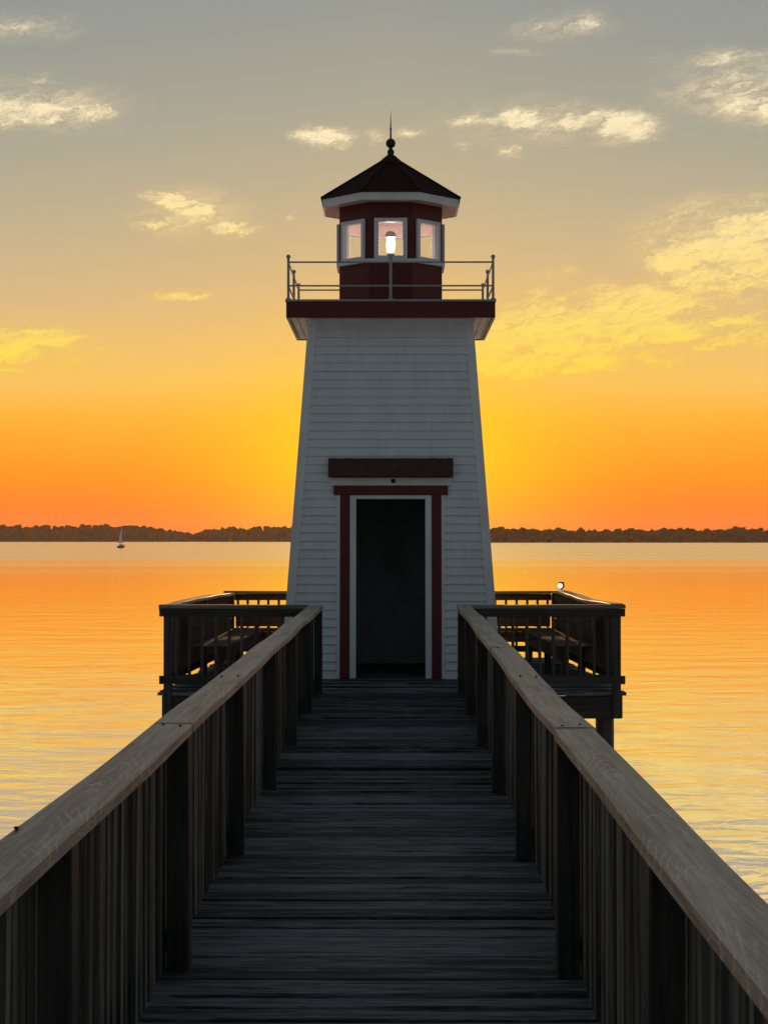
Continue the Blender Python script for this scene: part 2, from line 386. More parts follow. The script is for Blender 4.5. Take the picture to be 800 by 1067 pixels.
def strip(bm, path, width, thick, side=1, uv=True, step=0.25, wob=0.0, seed=0):
    """a board along a path of (x, y, z): x,y of its inner edge, z of its top; width goes to `side` of the path"""
    pts = []
    for (a, b_) in zip(path, path[1:]):
        a, b_ = Vector(a), Vector(b_); L = (b_ - a).length; k = max(1, int(L / step))
        for i in range(k): pts.append(a.lerp(b_, i / k))
    pts.append(Vector(path[-1]))
    lay = bm.loops.layers.uv.verify() if uv else None
    rings = []; s = 0.0
    c = 0.005
    for i, p in enumerate(pts):
        t_ = (pts[min(i + 1, len(pts) - 1)] - pts[max(i - 1, 0)]); t_.z = 0; t_.normalize()
        nrm = Vector((t_.y, -t_.x, 0)) * side
        w1 = wob * mnoise.noise(Vector((s * 0.6, seed * 7.3, 0.3))); w2 = wob * mnoise.noise(Vector((s * 0.55, seed * 3.1, 9.3)))
        tilt = wob * 0.5 * mnoise.noise(Vector((s * 0.5, seed * 5.7, 4.3)))
        q = p + nrm * w1 + Vector((0, 0, w2))
        prof = [(0, -c), (c, 0), (width - c, tilt), (width, tilt - c), (width, tilt - thick), (0, -thick)]
        rings.append(([bm.verts.new(q + nrm * u + Vector((0, 0, z))) for u, z in prof], s, [u / width for u, z in prof]))
        if i < len(pts) - 1: s += (pts[i + 1] - p).length
    for (A, s0, u0), (Bv, s1, u1) in zip(rings, rings[1:]):
        for k in range(6):
            j = (k + 1) % 6
            vs = [A[k], A[j], Bv[j], Bv[k]]; uvs = [(u0[k], s0), (u0[j], s0), (u1[j], s1), (u1[k], s1)]
            if side < 0: vs = vs[::-1]; uvs = uvs[::-1]
            f = bm.faces.new(vs)
            if uv:
                for lp, q in zip(f.loops, uvs): lp[lay].uv = q
    bm.faces.new(rings[0][0]); bm.faces.new(rings[-1][0])
    bmesh.ops.recalc_face_normals(bm, faces=list(bm.faces))

def set_tone(bm_faces, lay, t_):
    for f in bm_faces:
        for lp in f.loops: lp[lay] = (t_, t_, t_, 1)

# ------------------------------------------------------------------ water, shores, haze
bm = BM(); box(bm, -4200, 4200, -400, 5200, -1.2, 0)
for f in list(bm.faces):
    if f.normal.z < 0.5 and f.calc_center_median().z < -1: pass
tag(build('water', bm, M['water']), kind='structure')

def shore(name, x0, x1, yf, hfun, label, seed):
    rnd = random.Random(seed)
    bm = BM()
    N = 60
    front = []; backv = []
    for i in range(N + 1):
        x = x0 + (x1 - x0) * i / N
        y = yf + 14 * mnoise.noise(Vector((x * 0.004, seed, 0)))
        front.append((x, y)); backv.append((x, y + 500))
    a = [bm.verts.new((x, y, -0.6)) for x, y in front]
    b_ = [bm.verts.new((x, y + 5, 0.9)) for x, y in front]
    c = [bm.verts.new((x, y, 2.5)) for x, y in backv]
    for i in range(N):
        bm.faces.new((a[i], a[i + 1], b_[i + 1], b_[i])); bm.faces.new((b_[i], b_[i + 1], c[i + 1], c[i]))
    tag(build(name, bm, M['shore']), kind='structure')
    bm = BM()
    ico = bmesh.new(); bmesh.ops.create_icosphere(ico, subdivisions=2, radius=1)
    iv = [v.co.copy() for v in ico.verts]; ifc = [[v.index for v in f.verts] for f in ico.faces]; ico.free()
    def blob(cx, cy, cz, rx, rz, sd):
        vs = []
        for p in iv:
            k = 1 + 0.55 * mnoise.noise(p * 2.1 + Vector((sd, sd * .3, 0))) + 0.3 * mnoise.noise(p * 5 + Vector((sd, 0, 2)))
            vs.append(bm.verts.new((cx + p.x * rx * k, cy + p.y * rx * k, cz + p.z * rz * k)))
        for f in ifc: bm.faces.new([vs[i] for i in f])
    x = x0
    while x < x1:
        hh = hfun(x)
        for row in range(2):
            H = hh * rnd.uniform(0.80, 1.06) * (1.0 if row else 0.86)
            rx = rnd.uniform(2.6, 6.2)
            y = yf + 9 + row * 16 + rnd.uniform(-4, 4)
            xx = x + rnd.uniform(-3, 3)
            blob(xx, y, H - rx * 0.8, rx, rx * 0.85, rnd.uniform(0, 99))
            blob(xx + rnd.uniform(-3, 3), y - 1.5, H * 0.52, rx * 1.15, H * 0.34, rnd.uniform(0, 99))
            blob(xx + rnd.uniform(-4, 4), y - 3, H * 0.2, rx * 1.1, H * 0.24, rnd.uniform(0, 99))
        x += rnd.uniform(3.2, 5.6)
    tag(build('far_wood', bm, M['foliage'], bevel=0), label, 'wood', kind='stuff')

def px2x(px, d): return (px - 407) * d / F
def hleft(x):
    px = 407 + x * F / 2600
    pts = [(-400, 16), (0, 17.5), (60, 16.5), (110, 18.5), (150, 15.5), (190, 11.5), (200, 8.5), (212, 12), (235, 15), (290, 16.5), (420, 15)]
    for (a, ha), (b_, hb) in zip(pts, pts[1:]):
        if a <= px <= b_: return (ha + (hb - ha) * (px - a) / (b_ - a)) * 2600 / F
    return 16 * 2600 / F
def hright(x):
    px = 407 + x * F / 1950
    pts = [(400, 15), (510, 16), (570, 15), (650, 13.5), (690, 15), (740, 14), (775, 16.5), (800, 15), (1200, 16)]
    for (a, ha), (b_, hb) in zip(pts, pts[1:]):
        if a <= px <= b_: return (ha + (hb - ha) * (px - a) / (b_ - a)) * 1950 / F
    return 15 * 1950 / F
shore('far_shore', -1500, 60, 2600, hleft, 'low dark wood along the far shore left of the lighthouse behind the sailboat', 3)
shore('near_shore', 20, 1300, 1950, hright, 'low dark even wood along the far shore right of the lighthouse', 5)

bm = BM(); box(bm, -4600, 4600, -600, 5600, -2.2, 60)
hz = build('haze', bm, bpy.data.materials.new('evening_haze'))
hm = hz.data.materials[0]; hm.use_nodes = True; hm.node_tree.nodes.clear(); n = NT(hm.node_tree)
out = n.node('ShaderNodeOutputMaterial'); pv = n.node('ShaderNodeVolumePrincipled')
pv.inputs['Color'].default_value = (.92, .66, .52, 1); pv.inputs['Density'].default_value = 0.000045; pv.inputs['Anisotropy'].default_value = 0.35
n.l.new(pv.outputs[0], out.inputs['Volume'])
tag(hz, kind='stuff')

# ------------------------------------------------------------------ boardwalk
YF = 19.75                       # front edge of the viewing platform
def XL(y): return -0.79 + 0.055 * min(y, YF) / 19.7
def XR(y): return 0.57 + 0.15 * min(y, YF) / 19.7
def planks(bm, y0, y1, xl, xr, pitch=0.190, seed=1):
    rnd = random.Random(seed); lay = bm.loops.layers.float_color.new('tone')
    y = y0
    while y < y1 - 0.05:
        p = pitch * rnd.uniform(0.965, 1.03); g = rnd.uniform(0.010, 0.024)
        a, b_ = xl(y) - rnd.uniform(0, .03), xr(y) + rnd.uniform(0, .03)
        z = rnd.uniform(-.008, .005); tw = rnd.uniform(-.008, .007); ro = rnd.uniform(-.0035, .0035)
        t_ = rnd.random(); K = 6
        cols = []
        for i in range(K + 1):
            f = i / K; x = a + (b_ - a) * f
            dz = z + ro * (f - .5) * 2 + .002 * mnoise.noise(Vector((x * 2, y * 9, 0)))
            e0 = .0022 * mnoise.noise(Vector((x * 5, y * 31, 1))); e1 = .0022 * mnoise.noise(Vector((x * 5, y * 31, 8)))
            q = [(x, y + e0, -.04), (x, y + e0, dz - .004 - tw), (x, y + .005 + e0, dz - tw + .0005), (x, y + (p - g) * .5, dz - .007),
                 (x, y + p - g - .005 + e1, dz + tw + .0005), (x, y + p - g + e1, dz + tw - .004), (x, y + p - g + e1, -.04)]
            cols.append([bm.verts.new(u) for u in q])
        fs = []
        for A, Bv in zip(cols, cols[1:]):
            for k in range(6): fs.append(bm.faces.new((A[k], Bv[k], Bv[k + 1], A[k + 1])))
            fs.append(bm.faces.new((A[6], Bv[6], Bv[0], A[0])))
        fs.append(bm.faces.new(cols[0])); fs.append(bm.faces.new(cols[-1][::-1]))
        set_tone(fs, lay, t_)
        y += p
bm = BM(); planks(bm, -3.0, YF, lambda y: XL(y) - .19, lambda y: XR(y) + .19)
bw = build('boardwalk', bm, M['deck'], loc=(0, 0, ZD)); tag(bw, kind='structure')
bm = BM()
for y0, y1 in ((-3.0, YF - .02),):
    for xf in (lambda y: XL(y) - .14, lambda y: (XL(y) + XR(y)) / 2, lambda y: XR(y) + .14):
        hexa(bm, [(xf(y0) - .02, y0, -.29), (xf(y0) + .02, y0, -.29), (xf(y1) + .02, y1, -.29), (xf(y1) - .02, y1, -.29),
                  (xf(y0) - .02, y0, -.045), (xf(y0) + .02, y0, -.045), (xf(y1) + .02, y1, -.045), (xf(y1) - .02, y1, -.045)])
build('joist', bm, M['beamy'], bw)
for y in (-1, 4.25, 9.4, 14.5):
    for x in (XL(y) - .02, XR(y) + .02):
        bm = BM(); tube(bm, (x, y + .3, -3.0), (x, y + .3, -.29), .12, .115, 14)
        build('pile', bm, M['post'], bw)

# viewing platform round the tower
XB = {-1: (2.46, 2.25), 1: (2.49, 2.31)}     # half widths at the front and at the back
YB = 25.2
def side_x(s, y): return s * (XB[s][0] + (XB[s][1] - XB[s][0]) * (y - YF) / (YB - YF))
bm = BM(); planks(bm, YF + .004, YB + .12, lambda y: side_x(-1, y) - .05, lambda y: side_x(1, y) + .05, seed=4)
vp = build('viewing_platform', bm, M['deck'], loc=(0, 0, ZD)); tag(vp, kind='structure')
bm = BM()
for s in (-1, 1):
    a, b_ = side_x(s, YF), side_x(s, YB)
    xi = XL(YF) - .17 if s < 0 else XR(YF) + .17
    box(bm, min(a, xi), max(a, xi), YF + .012, YF + .05, -.29, -.046)
    hexa(bm, [(a - .02, YF + .055, -.29), (a + .02, YF + .055, -.29), (b_ + .02, YB, -.29), (b_ - .02, YB, -.29),
              (a - .02, YF + .055, -.046), (a + .02, YF + .055, -.046), (b_ + .02, YB, -.046), (b_ - .02, YB, -.046)])
box(bm, side_x(-1, YB), side_x(1, YB), YB + .02, YB + .06, -.29, -.046)
build('rim_joist', bm, M['beam'], vp, bevel=.003)
for s in (-1, 1):
    for y, k in ((YF + .2, .15), (22.5, .15), (YB - .15, .15), (YF + .2, 1.4), (YB - .15, 1.3)):
        x = side_x(s, y) - s * k
        bm = BM(); tube(bm, (x, y, -3.0), (x, y, -.05), .105, .1, 14)
        build('pile', bm, M['post'], vp)

# ------------------------------------------------------------------ railings
def post_bm(w_, h, z0=-.05):
    bm = BM(); box(bm, -w_ / 2, w_ / 2, -w_ / 2, w_ / 2, z0, h); return bm
def picket_bm(h, z0, w_=.034):
    bm = BM()
    K = 5
    prev = None
    for i in range(K + 1):
        z = z0 + (h - z0) * i / K
        ox = .0025 * mnoise.noise(Vector((z * 2, 1, h))); oy = .0025 * mnoise.noise(Vector((z * 2, 5, h)))
        r = w_ / 2; c = .008
        ring = [bm.verts.new((ox + a, oy + b_, z)) for a, b_ in ((-r + c, -r), (r - c, -r), (r, -r + c), (r, r - c), (r - c, r), (-r + c, r), (-r, r - c), (-r, -r + c))]
        if prev:
            for k in range(8):
                f = bm.faces.new((prev[k], prev[(k + 1) % 8], ring[(k + 1) % 8], ring[k]))
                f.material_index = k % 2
        else: bm.faces.new(ring[::-1])
        prev = ring
    bm.faces.new(prev)
    return bm

CAPZ = EYE - .711          # top of the cap above the deck
CT = .038
def boardwalk_rail(s, xf, label):
    root = empty('wooden_railing', (0, 0, ZD), label, 'railing', 'plank railings of the boardwalk')
    sp = 2.53 if s < 0 else 2.56
    posts_y = [YF - .05 - sp * k for k in range(9)]
    rnd = random.Random(11 + s)
    proto = None
    for y in posts_y:
        x = xf(y) + s * .047
        if proto is None:
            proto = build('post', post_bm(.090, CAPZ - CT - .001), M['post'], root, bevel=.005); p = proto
        else:
            p = proto.copy(); C.objects.link(p); p.parent = root
        p.location = (x, y, 0); p.rotation_euler = (R(rnd.uniform(-.25, .25)), R(rnd.uniform(-.3, .3)), R(rnd.uniform(-3, 3)))
    # pickets, nailed to the outside of the posts
    ys = []
    for y0 in posts_y[1:]:
        for k in range(22): ys.append(y0 + sp * k / 22)
    vis = []
    for y in ys:
        x = xf(y) + s * .109
        inframe = y > 0.4 and abs(407 + x * F / y - 400) < 405
        vis.append((not inframe, y, x))
    vis.sort()
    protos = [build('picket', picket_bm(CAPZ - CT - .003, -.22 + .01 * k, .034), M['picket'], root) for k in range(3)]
    for o in protos: o.data.materials.append(M['lit_edge'])  # second slot: chamfers with the painted edge light
    used = [False] * 3
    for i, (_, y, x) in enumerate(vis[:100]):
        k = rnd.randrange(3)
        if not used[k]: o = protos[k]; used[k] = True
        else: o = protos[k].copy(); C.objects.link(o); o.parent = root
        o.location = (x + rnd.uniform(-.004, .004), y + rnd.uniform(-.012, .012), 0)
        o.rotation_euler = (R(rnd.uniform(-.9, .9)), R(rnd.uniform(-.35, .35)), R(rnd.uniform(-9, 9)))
    bm = BM()
    for _, y, x in vis[100:]: box(bm, x - .017, x + .017, y - .017, y + .017, -.22, CAPZ - CT - .003)
    tag(build('picket_row', bm, M['picket'], root), kind='stuff')
    # nailing rails behind the pickets
    for z0, z1 in ((CAPZ - CT - .10, CAPZ - CT - .008), (.06, .15)):
        bm = BM(); a, b_ = posts_y[-1], posts_y[0]
        o0, o1 = s * .128, s * .166
        q = lambda y, o_: xf(y) + o_
        L = sorted((o0, o1))
        hexa(bm, [(q(a, L[0]), a, z0), (q(a, L[1]), a, z0), (q(b_, L[1]), b_, z0), (q(b_, L[0]), b_, z0),
                  (q(a, L[0]), a, z1), (q(a, L[1]), a, z1), (q(b_, L[1]), b_, z1), (q(b_, L[0]), b_, z1)])
        build('nailing_rail', bm, M['beamy'], root)
    # cap boards, butted over the posts
    if s < 0: cuts = [posts_y[8], posts_y[5] , posts_y[1], YF + .02]
    else: cuts = [posts_y[8], posts_y[5], posts_y[3], posts_y[1], YF + .02]
    for k, (a, b_) in enumerate(zip(cuts, cuts[1:])):
        bm = BM()
        path = []
        N = 12
        for i in range(N + 1):
            y = a + .002 + (b_ - a - .004) * i / N
            path.append((xf(y) - s * .006, y, CAPZ + (.0015 if k % 2 else 0)))
        strip(bm, path, .152, CT, side=s, wob=(.006 if k == 0 else .011), seed=k + (5 if s > 0 else 1))
        build('cap_board', bm, M['cap'], root)
    return root, posts_y
rail_l, py_l = boardwalk_rail(-1, XL, 'long weathered plank railing of the boardwalk on its left, a bolt standing on its cap')
rail_r, py_r = boardwalk_rail(1, XR, 'long weathered plank railing of the boardwalk on its right, with swirling grain on the cap')
bm = BM(); tube(bm, (0, 0, -.02), (0, 0, .001), .004, .004, 8); tube(bm, (0, 0, .001), (0, 0, .006), .007, .006, 8)
build('bolt', bm, M['black'], rail_l, loc=(XL(4.46) - .135, 4.46, CAPZ + .004))
for (y, o_) in ((9.5, .03), (9.45, .11), (12.0, .04), (7.0, .1), (6.95, .03)):
    for root, xf, s in ((rail_l, XL, -1), (rail_r, XR, 1)):
        bm = BM(); tube(bm, (0, 0, -.02), (0, 0, .0035), .0055, .0055, 8)
        build('nail_head', bm, M['black'], root, loc=(xf(y) + s * o_, y, CAPZ + .002))

def platform_rail(s, label):
    root = empty('platform_railing', (0, 0, ZD), label, 'railing', 'railings round the viewing platform')
    rnd = random.Random(31 + s)
    xa, xb = side_x(s, YF), side_x(s, YB)
    xi = (XL(YF) if s < 0 else XR(YF)) + s * .16
    pb = post_bm(.09, CAPZ - CT - .001, -.28)
    bmesh.ops.bevel(pb, geom=list(pb.edges), offset=.005, segments=1, affect='EDGES')
    proto = build('post', pb, M['post'], root)
    spots = [(xa - s * .05, YF + .03), (xa - s * .13, YF + .034 + .0), (xb - s * .05, YB - .03), (side_x(s, 22.5) - s * .05, 22.5), (s * .75, YB - .03)]
    spots[1] = ((xa + xi) / 2, YF + .03)
    del spots[1]
    for i, (x, y) in enumerate(spots):
        p = proto
        if i: p = proto.copy(); C.objects.link(p); p.parent = root
        p.location = (x, y, 0)
    pk = build('picket', picket_bm(CAPZ - CT - .003, .09, .034), M['picket'], root); pk.data.materials.append(M['picket'])
    first = [True]
    def put(x, y):
        o = pk
        if not first[0]: o = pk.copy(); C.objects.link(o); o.parent = root
        first[0] = False
        o.location = (x, y, 0); o.rotation_euler = (R(rnd.uniform(-.4, .4)), R(rnd.uniform(-.4, .4)), R(rnd.uniform(-4, 4)))
    L = abs(xa - xi); k = int(L / .138)
    for i in range(1, k): put(xi + (xa - xi) * i / k, YF - .002)
    k = int((YB - YF) / .138)
    for i in range(1, k):
        y = YF + (YB - YF) * i / k; put(side_x(s, y) - s * .012, y)
    k = int(abs(xb) / .138)
    for i in range(0 if s < 0 else 1, k): put(xb * i / k, YB + .002)
    # rails: top and bottom two-by-fours of each run
    for z0, z1 in ((CAPZ - CT - .09, CAPZ - CT - .003), (.10, .185)):
        bm = BM(); lo, hi = sorted((xi, xa - s * .1)); box(bm, lo, hi, YF + .018, YF + .055, z0, z1); build('rail', bm, M['beam'], root, bevel=.003)
        bm = BM(); lo, hi = sorted((s * .0, xb - s * .1)); box(bm, lo, hi, YB - .055, YB - .018, z0, z1); build('rail', bm, M['beam'], root, bevel=.003)
        bm = BM(); a, b_ = xa - s * .033, xb - s * .033
        lo, hi = -.018, .018
        hexa(bm, [(a - .018 - s * .016, YF + .08, z0), (a + .018 - s * .016, YF + .08, z0), (b_ + .018 - s * .016, YB - .08, z0), (b_ - .018 - s * .016, YB - .08, z0),
                  (a - .018 - s * .016, YF + .08, z1), (a + .018 - s * .016, YF + .08, z1), (b_ + .018 - s * .016, YB - .08, z1), (b_ - .018 - s * .016, YB - .08, z1)])
        build('rail', bm, M['beamy'], root, bevel=.003)
    # caps
    bm = BM(); strip(bm, [((xi - s * .002), YF - .02, CAPZ + .002), (xa + s * .045, YF - .02, CAPZ + .002)], .142, CT, side=-s, wob=.006, seed=3)
    build('cap_board', bm, M['capx'], root)
    bm = BM(); strip(bm, [(xa - s * .10, YF + .126, CAPZ + .005), (xb - s * .10, YB - .1, CAPZ + .005)], .145, CT, side=s, wob=.035, seed=6 + s)
    build('cap_board', bm, M['cap'], root)
    bm = BM(); strip(bm, [(s * .003, YB - .098, CAPZ), (xb + s * .045, YB - .098, CAPZ)], .142, CT, side=-s, wob=.006, seed=8)
    build('cap_board', bm, M['capx'], root)
    # bottom ledge seen outside the corner
    bm = BM(); lo, hi = sorted((xi, xa + s * .04)); box(bm, lo, hi, YF - .028, YF + .010, .085, .175); build('ledge', bm, M['beam'], root, bevel=.003)
    bm = BM(); box(bm, lo, hi, YF - .028, YF - .0195, CAPZ - CT - .085, CAPZ - CT + .001); build('ledge', bm, M['beam'], root, bevel=.002)
    return root
platform_rail(-1, 'dark picket railing round the left half of the viewing platform, left of the lighthouse')
platform_rail(1, 'dark picket railing of the right platform half, with the floodlight on its far corner')

# corner benches built along the platform's side and back
def corner_bench(s, label):
    root = empty('corner_bench', (0, 0, ZD), label, 'bench', 'corner benches on the viewing platform')
    yb0 = YB - .56; yb1 = YB - .12
    xs = side_x(s, YB) - s * .12                # outer end
    xi = s * 1.36
    lo, hi = sorted((xi, xs))
    bm = BM()
    for k in range(3): box(bm, lo, hi, yb0 + k * .147, yb0 + k * .147 + .14, .402, .44)
    build('seat', bm, M['seatx'], root, bevel=.003)
    bm = BM(); box(bm, lo, hi, yb0 + .03, yb0 + .068, .262, .398); build('apron', bm, M['seatx'], root, bevel=.003)
    bm = BM()
    for z0, z1 in ((.452, .592), (.606, .746)): box(bm, lo, hi, YB - .112, YB - .078, z0, z1)
    build('backrest', bm, M['seatx'], root, bevel=.003)
    # side seat
    ys0, ys1 = YF + 1.0, yb0 - .006
    def X(y, o_): return side_x(s, y) - s * (.13 + o_)
    bm = BM()
    for k in range(3):
        a, b_ = sorted((k * .147, k * .147 + .14))
        P0 = [X(ys0, a), X(ys0, b_)]; P1 = [X(ys1, a), X(ys1, b_)]; P0.sort(); P1.sort()
        hexa(bm, [(P0[0], ys0, .402), (P0[1], ys0, .402), (P1[1], ys1, .402), (P1[0], ys1, .402),
                  (P0[0], ys0, .44), (P0[1], ys0, .44), (P1[1], ys1, .44), (P1[0], ys1, .44)])
    build('seat', bm, M['seaty'], root, bevel=.003)
    bm = BM(); P0 = sorted((X(ys0, .37), X(ys0, .408))); P1 = sorted((X(ys1, .37), X(ys1, .408)))
    hexa(bm, [(P0[0], ys0, .262), (P0[1], ys0, .262), (P1[1], ys1, .262), (P1[0], ys1, .262),
              (P0[0], ys0, .398), (P0[1], ys0, .398), (P1[1], ys1, .398), (P1[0], ys1, .398)])
    build('apron', bm, M['seaty'], root, bevel=.003)
    bm = BM()
    for z0, z1 in ((.452, .592), (.606, .746)):
        P0 = sorted((X(ys0, -.03), X(ys0, .0))); P1 = sorted((X(ys1, -.03), X(ys1, .0)))
        hexa(bm, [(P0[0], ys0, z0), (P0[1], ys0, z0), (P1[1], ys1, z0), (P1[0], ys1, z0),
                  (P0[0], ys0, z1), (P0[1], ys0, z1), (P1[1], ys1, z1), (P1[0], ys1, z1)])
    build('backrest', bm, M['seaty'], root, bevel=.003)
    for (x, y) in ((X(ys0 + .1, .34), ys0 + .1), (X(22.5, .34), 22.5), (X(ys1 - .1, .34), ys1 - .1), (xi + s * .08, yb0 + .11)):
        bm = BM(); box(bm, x - .04, x + .04, y - .04, y + .04, 0.003, .40); build('leg', bm, M['post'], root, bevel=.004)
    return root
corner_bench(-1, 'dark wooden corner bench behind the picket railing left of the lighthouse')
corner_bench(1, 'dark wooden corner bench behind the picket railing right of the lighthouse')

# floodlight on the far right corner
fl = empty('floodlight', (side_x(1, YB) + .03, YB - .05, ZD + CAPZ + .004), 'small round lit floodlight clamped on the far corner of the right platform railing', 'floodlight')
bm = BM(); box(bm, -.03, .03, -.03, .03, -.03, .006); tube(bm, (.012, .01, .0), (0.016, .02, .05), .012, .010, 8)
build('bracket', bm, M['black'], fl)
bm = BM()
tube(bm, (0.004, -.025, .070), (0, .06, .068), .046, .034, 12)
hexa(bm, [(-.03, -.06, .108), (.05, -.06, .106), (.045, .0, .108), (-.03, .0, .108), (-.028, -.06, .116), (.044, -.06, .114), (.04, .0, .120), (-.028, .0, .120)])
tube(bm, (0, .06, .070), (0, .085, .070), .028, .022, 14)
build('housing', bm, M['black'], fl)
bm = BM(); tube(bm, (-.010, -.034, .068), (-.010, -.0255, .068), .033, .035, 14)
build('lens', bm, M['flood'], fl)

# ------------------------------------------------------------------ lighthouse
LY = 22.885
LH = empty('lighthouse', (0, LY, ZD), 'white clapboard lighthouse with dark red lantern room at the end of the boardwalk', 'lighthouse')
B0, T0, HT = 1.285, .968, 4.28
def half(z): return B0 - (B0 - T0) * z / HT
rnd = random.Random(5)
# clapboards
bm = BM(); NC = 42
DW, DH = .618, 2.292
def quad(a, b_, c, d): bm.faces.new([bm.verts.new(q) for q in (a, b_, c, d)])
for i in range(NC):
    z0, z1 = HT * i / NC, HT * (i + 1) / NC
    lip = .021 + rnd.uniform(-.002, .002)
    h0, h1, hp = half(z0) + lip, half(z1) + .004, half(z0) + .004
    zz0 = z0 + rnd.uniform(-.0015, .0015)
    for k in range(4):
        rot = Matrix.Rotation(k * math.pi / 2, 3, 'Z')
        segs = [(-1, 1)]
        if k == 0 and z0 < DH: segs = [(-1, -DW), (DW, 1)]
        for (a, b_) in segs:
            f = lambda u, h: u * h if abs(u) == 1 else u
            n_ = 5
            for q in range(n_):
                def pt(t_, h, z, wob):
                    x = f(a, h) + (f(b_, h) - f(a, h)) * t_
                    return rot @ Vector((x, -h - wob * mnoise.noise(Vector((x * 1.3, i * 3.1, k))), z))
                t0, t1 = q / n_, (q + 1) / n_
                quad(pt(t0, h0, zz0, .003), pt(t1, h0, zz0, .003), pt(t1, h1, z1, 0), pt(t0, h1, z1, 0))
                quad(pt(t0, hp, zz0, 0), pt(t1, hp, zz0, 0), pt(t1, h0, zz0, .003), pt(t0, h0, zz0, .003))
bmesh.ops.remove_doubles(bm, verts=list(bm.verts), dist=.0001)
build('siding', bm, M['white'], LH)
# inside of the tower: shell with the door hole
bm = BM()
def inner(z): return half(z) - .11
for k in range(4):
    rot = Matrix.Rotation(k * math.pi / 2, 3, 'Z')
    def wq(u0, u1, z0, z1):
        P = []
        for (u, z) in ((u0, z0), (u1, z0), (u1, z1), (u0, z1)):
            h = inner(z); x = u * h if abs(u) == 1 else u
            P.append(rot @ Vector((x, -h, z)))
        bm.faces.new([bm.verts.new(q) for q in P])
    if k == 0: wq(-1, -.45, 0.012, 4.2); wq(.45, 1, 0.012, 4.2); wq(-.45, .45, 2.15, 4.2)
    else: wq(-1, 1, 0.012, 4.2)
h = inner(4.2); bm.faces.new([bm.verts.new(q) for q in ((-h, -h, 4.2), (h, -h, 4.2), (h, h, 4.2), (-h, h, 4.2))])
build('inner_wall', bm, M['plaster'], LH)
bm = BM(); box(bm, -1.16, 1.16, -1.28, 1.16, .006, .014); build('inner_floor', bm, M['beam'], LH)
# leaning boxes for everything on the front face
def lbox(bm, x0, x1, o0, o1, z0, z1):
    q = lambda x, o_, z: (x, -half(z) - o_, z)
    hexa(bm, [q(x0, o1, z0), q(x1, o1, z0), q(x1, o0, z0), q(x0, o0, z0), q(x0, o1, z1), q(x1, o1, z1), q(x1, o0, z1), q(x0, o0, z1)])
for sx in (-1, 1):
    for sy in (-1, 1):
        bm = BM()
        def sq(z):
            a, b_ = half(z) - .082, half(z) + .023
            X = sorted((sx * a, sx * b_)); Y = sorted((sy * a, sy * b_))
            return [(X[0], Y[0], z), (X[1], Y[0], z), (X[1], Y[1], z), (X[0], Y[1], z)]
        hexa(bm, sq(.004) + sq(4.285)); build('corner_board', bm, M['trim'], LH, bevel=.003)
# doorway
bm = BM()
lbox(bm, -.487, -.412, -.13, .030, .006, 2.178); lbox(bm, .412, .487, -.13, .030, .006, 2.178); lbox(bm, -.411, .411, -.13, .030, 2.132, 2.1775)
jamb = build('door_frame', bm, M['trim'], LH, bevel=.003)
bm = BM()
lbox(bm, -.600, -.488, -.02, .040, .004, 2.180); lbox(bm, .488, .600, -.02, .040, .004, 2.180); lbox(bm, -.680, .680, -.02, .046, 2.181, 2.290)
build('door_casing', bm, M['red'], LH, bevel=.003)
bm = BM()
lbox(bm, -.640, -.601, -.02, .030, .004, 2.179); lbox(bm, .601, .640, -.02, .030, .004, 2.179)
build('casing_edge', bm, M['trim'], LH, bevel=.003)
bm = BM(); lbox(bm, -.722, .722, -.02, .050, 2.292, 2.384); build('head_board', bm, M['trim'], LH, bevel=.003)
# hood: a little shingled shed roof with an uneven edge
bm = BM()
K = 26
top, mid, bot, und = [], [], [], []
for i in range(K + 1):
    x = -.742 + 1.484 * i / K
    j = lambda s_: .006 * mnoise.noise(Vector((x * 9, s_, 2)))
    top.append(bm.verts.new((x, -half(2.62) - .0, 2.622 + j(1))))
    mid.append(bm.verts.new((x, -half(2.61) - .075 + j(2), 2.606 + j(3))))
    bot.append(bm.verts.new((x, -half(2.40) - .15 + j(4), 2.400 + j(5) * 1.4)))
    und.append(bm.verts.new((x, -half(2.40) - .0, 2.392)))
for A, Bv in ((top, mid), (mid, bot), (bot, und)):
    for i in range(K): bm.faces.new((A[i], Bv[i], Bv[i + 1], A[i + 1]))
bm.faces.new((top[0], und[0], bot[0], mid[0])); bm.faces.new((top[-1], mid[-1], bot[-1], und[-1]))
build('door_hood', bm, M['hood'], LH)
bm = BM(); bmesh.ops.create_uvsphere(bm, u_segments=12, v_segments=8, radius=.022, matrix=Matrix.Translation((.03, -half(2.34) - .058, 2.345)))
tube(bm, (.03, -half(2.34) - .045, 2.345), (.03, -half(2.34) - .055, 2.345), .03, .026, 14)
build('door_lamp', bm, M['black'], LH)

# gallery
G = 1.242; GZ = 4.285; GT = 4.478
bm = BM()
for k in range(4):
    rot = Matrix.Rotation(k * math.pi / 2, 3, 'Z')
    P = [(-G, -G, GZ), (G, -G, GZ), (G - .04, -G + .04, GZ), (-G + .04, -G + .04, GZ)]
    hexa(bm, [tuple(rot @ Vector(q)) for q in P] + [tuple(rot @ Vector((q[0], q[1], GT))) for q in P])
build('gallery_fascia', bm, M['red'], LH, bevel=.003)
bm = BM(); box(bm, -G - .012, G + .012, -G - .012, G + .012, GT + .001, GT + .026); build('gallery_floor', bm, M['rail'], LH, bevel=.003)
bm = BM()
h = -G + .045
while h < G - .05:
    w_ = .082
    for (a, b_) in ([(-G + .042, G - .042)] if abs(h + w_ / 2) > .965 else [(-G + .042, -.93), (.93, G - .042)]):
        box(bm, h, min(h + w_, G - .042), a, b_, GZ + .012, GZ + .030)
    h += .088
build('gallery_soffit', bm, M['soffit'], LH, bevel=.003)
bm = BM()
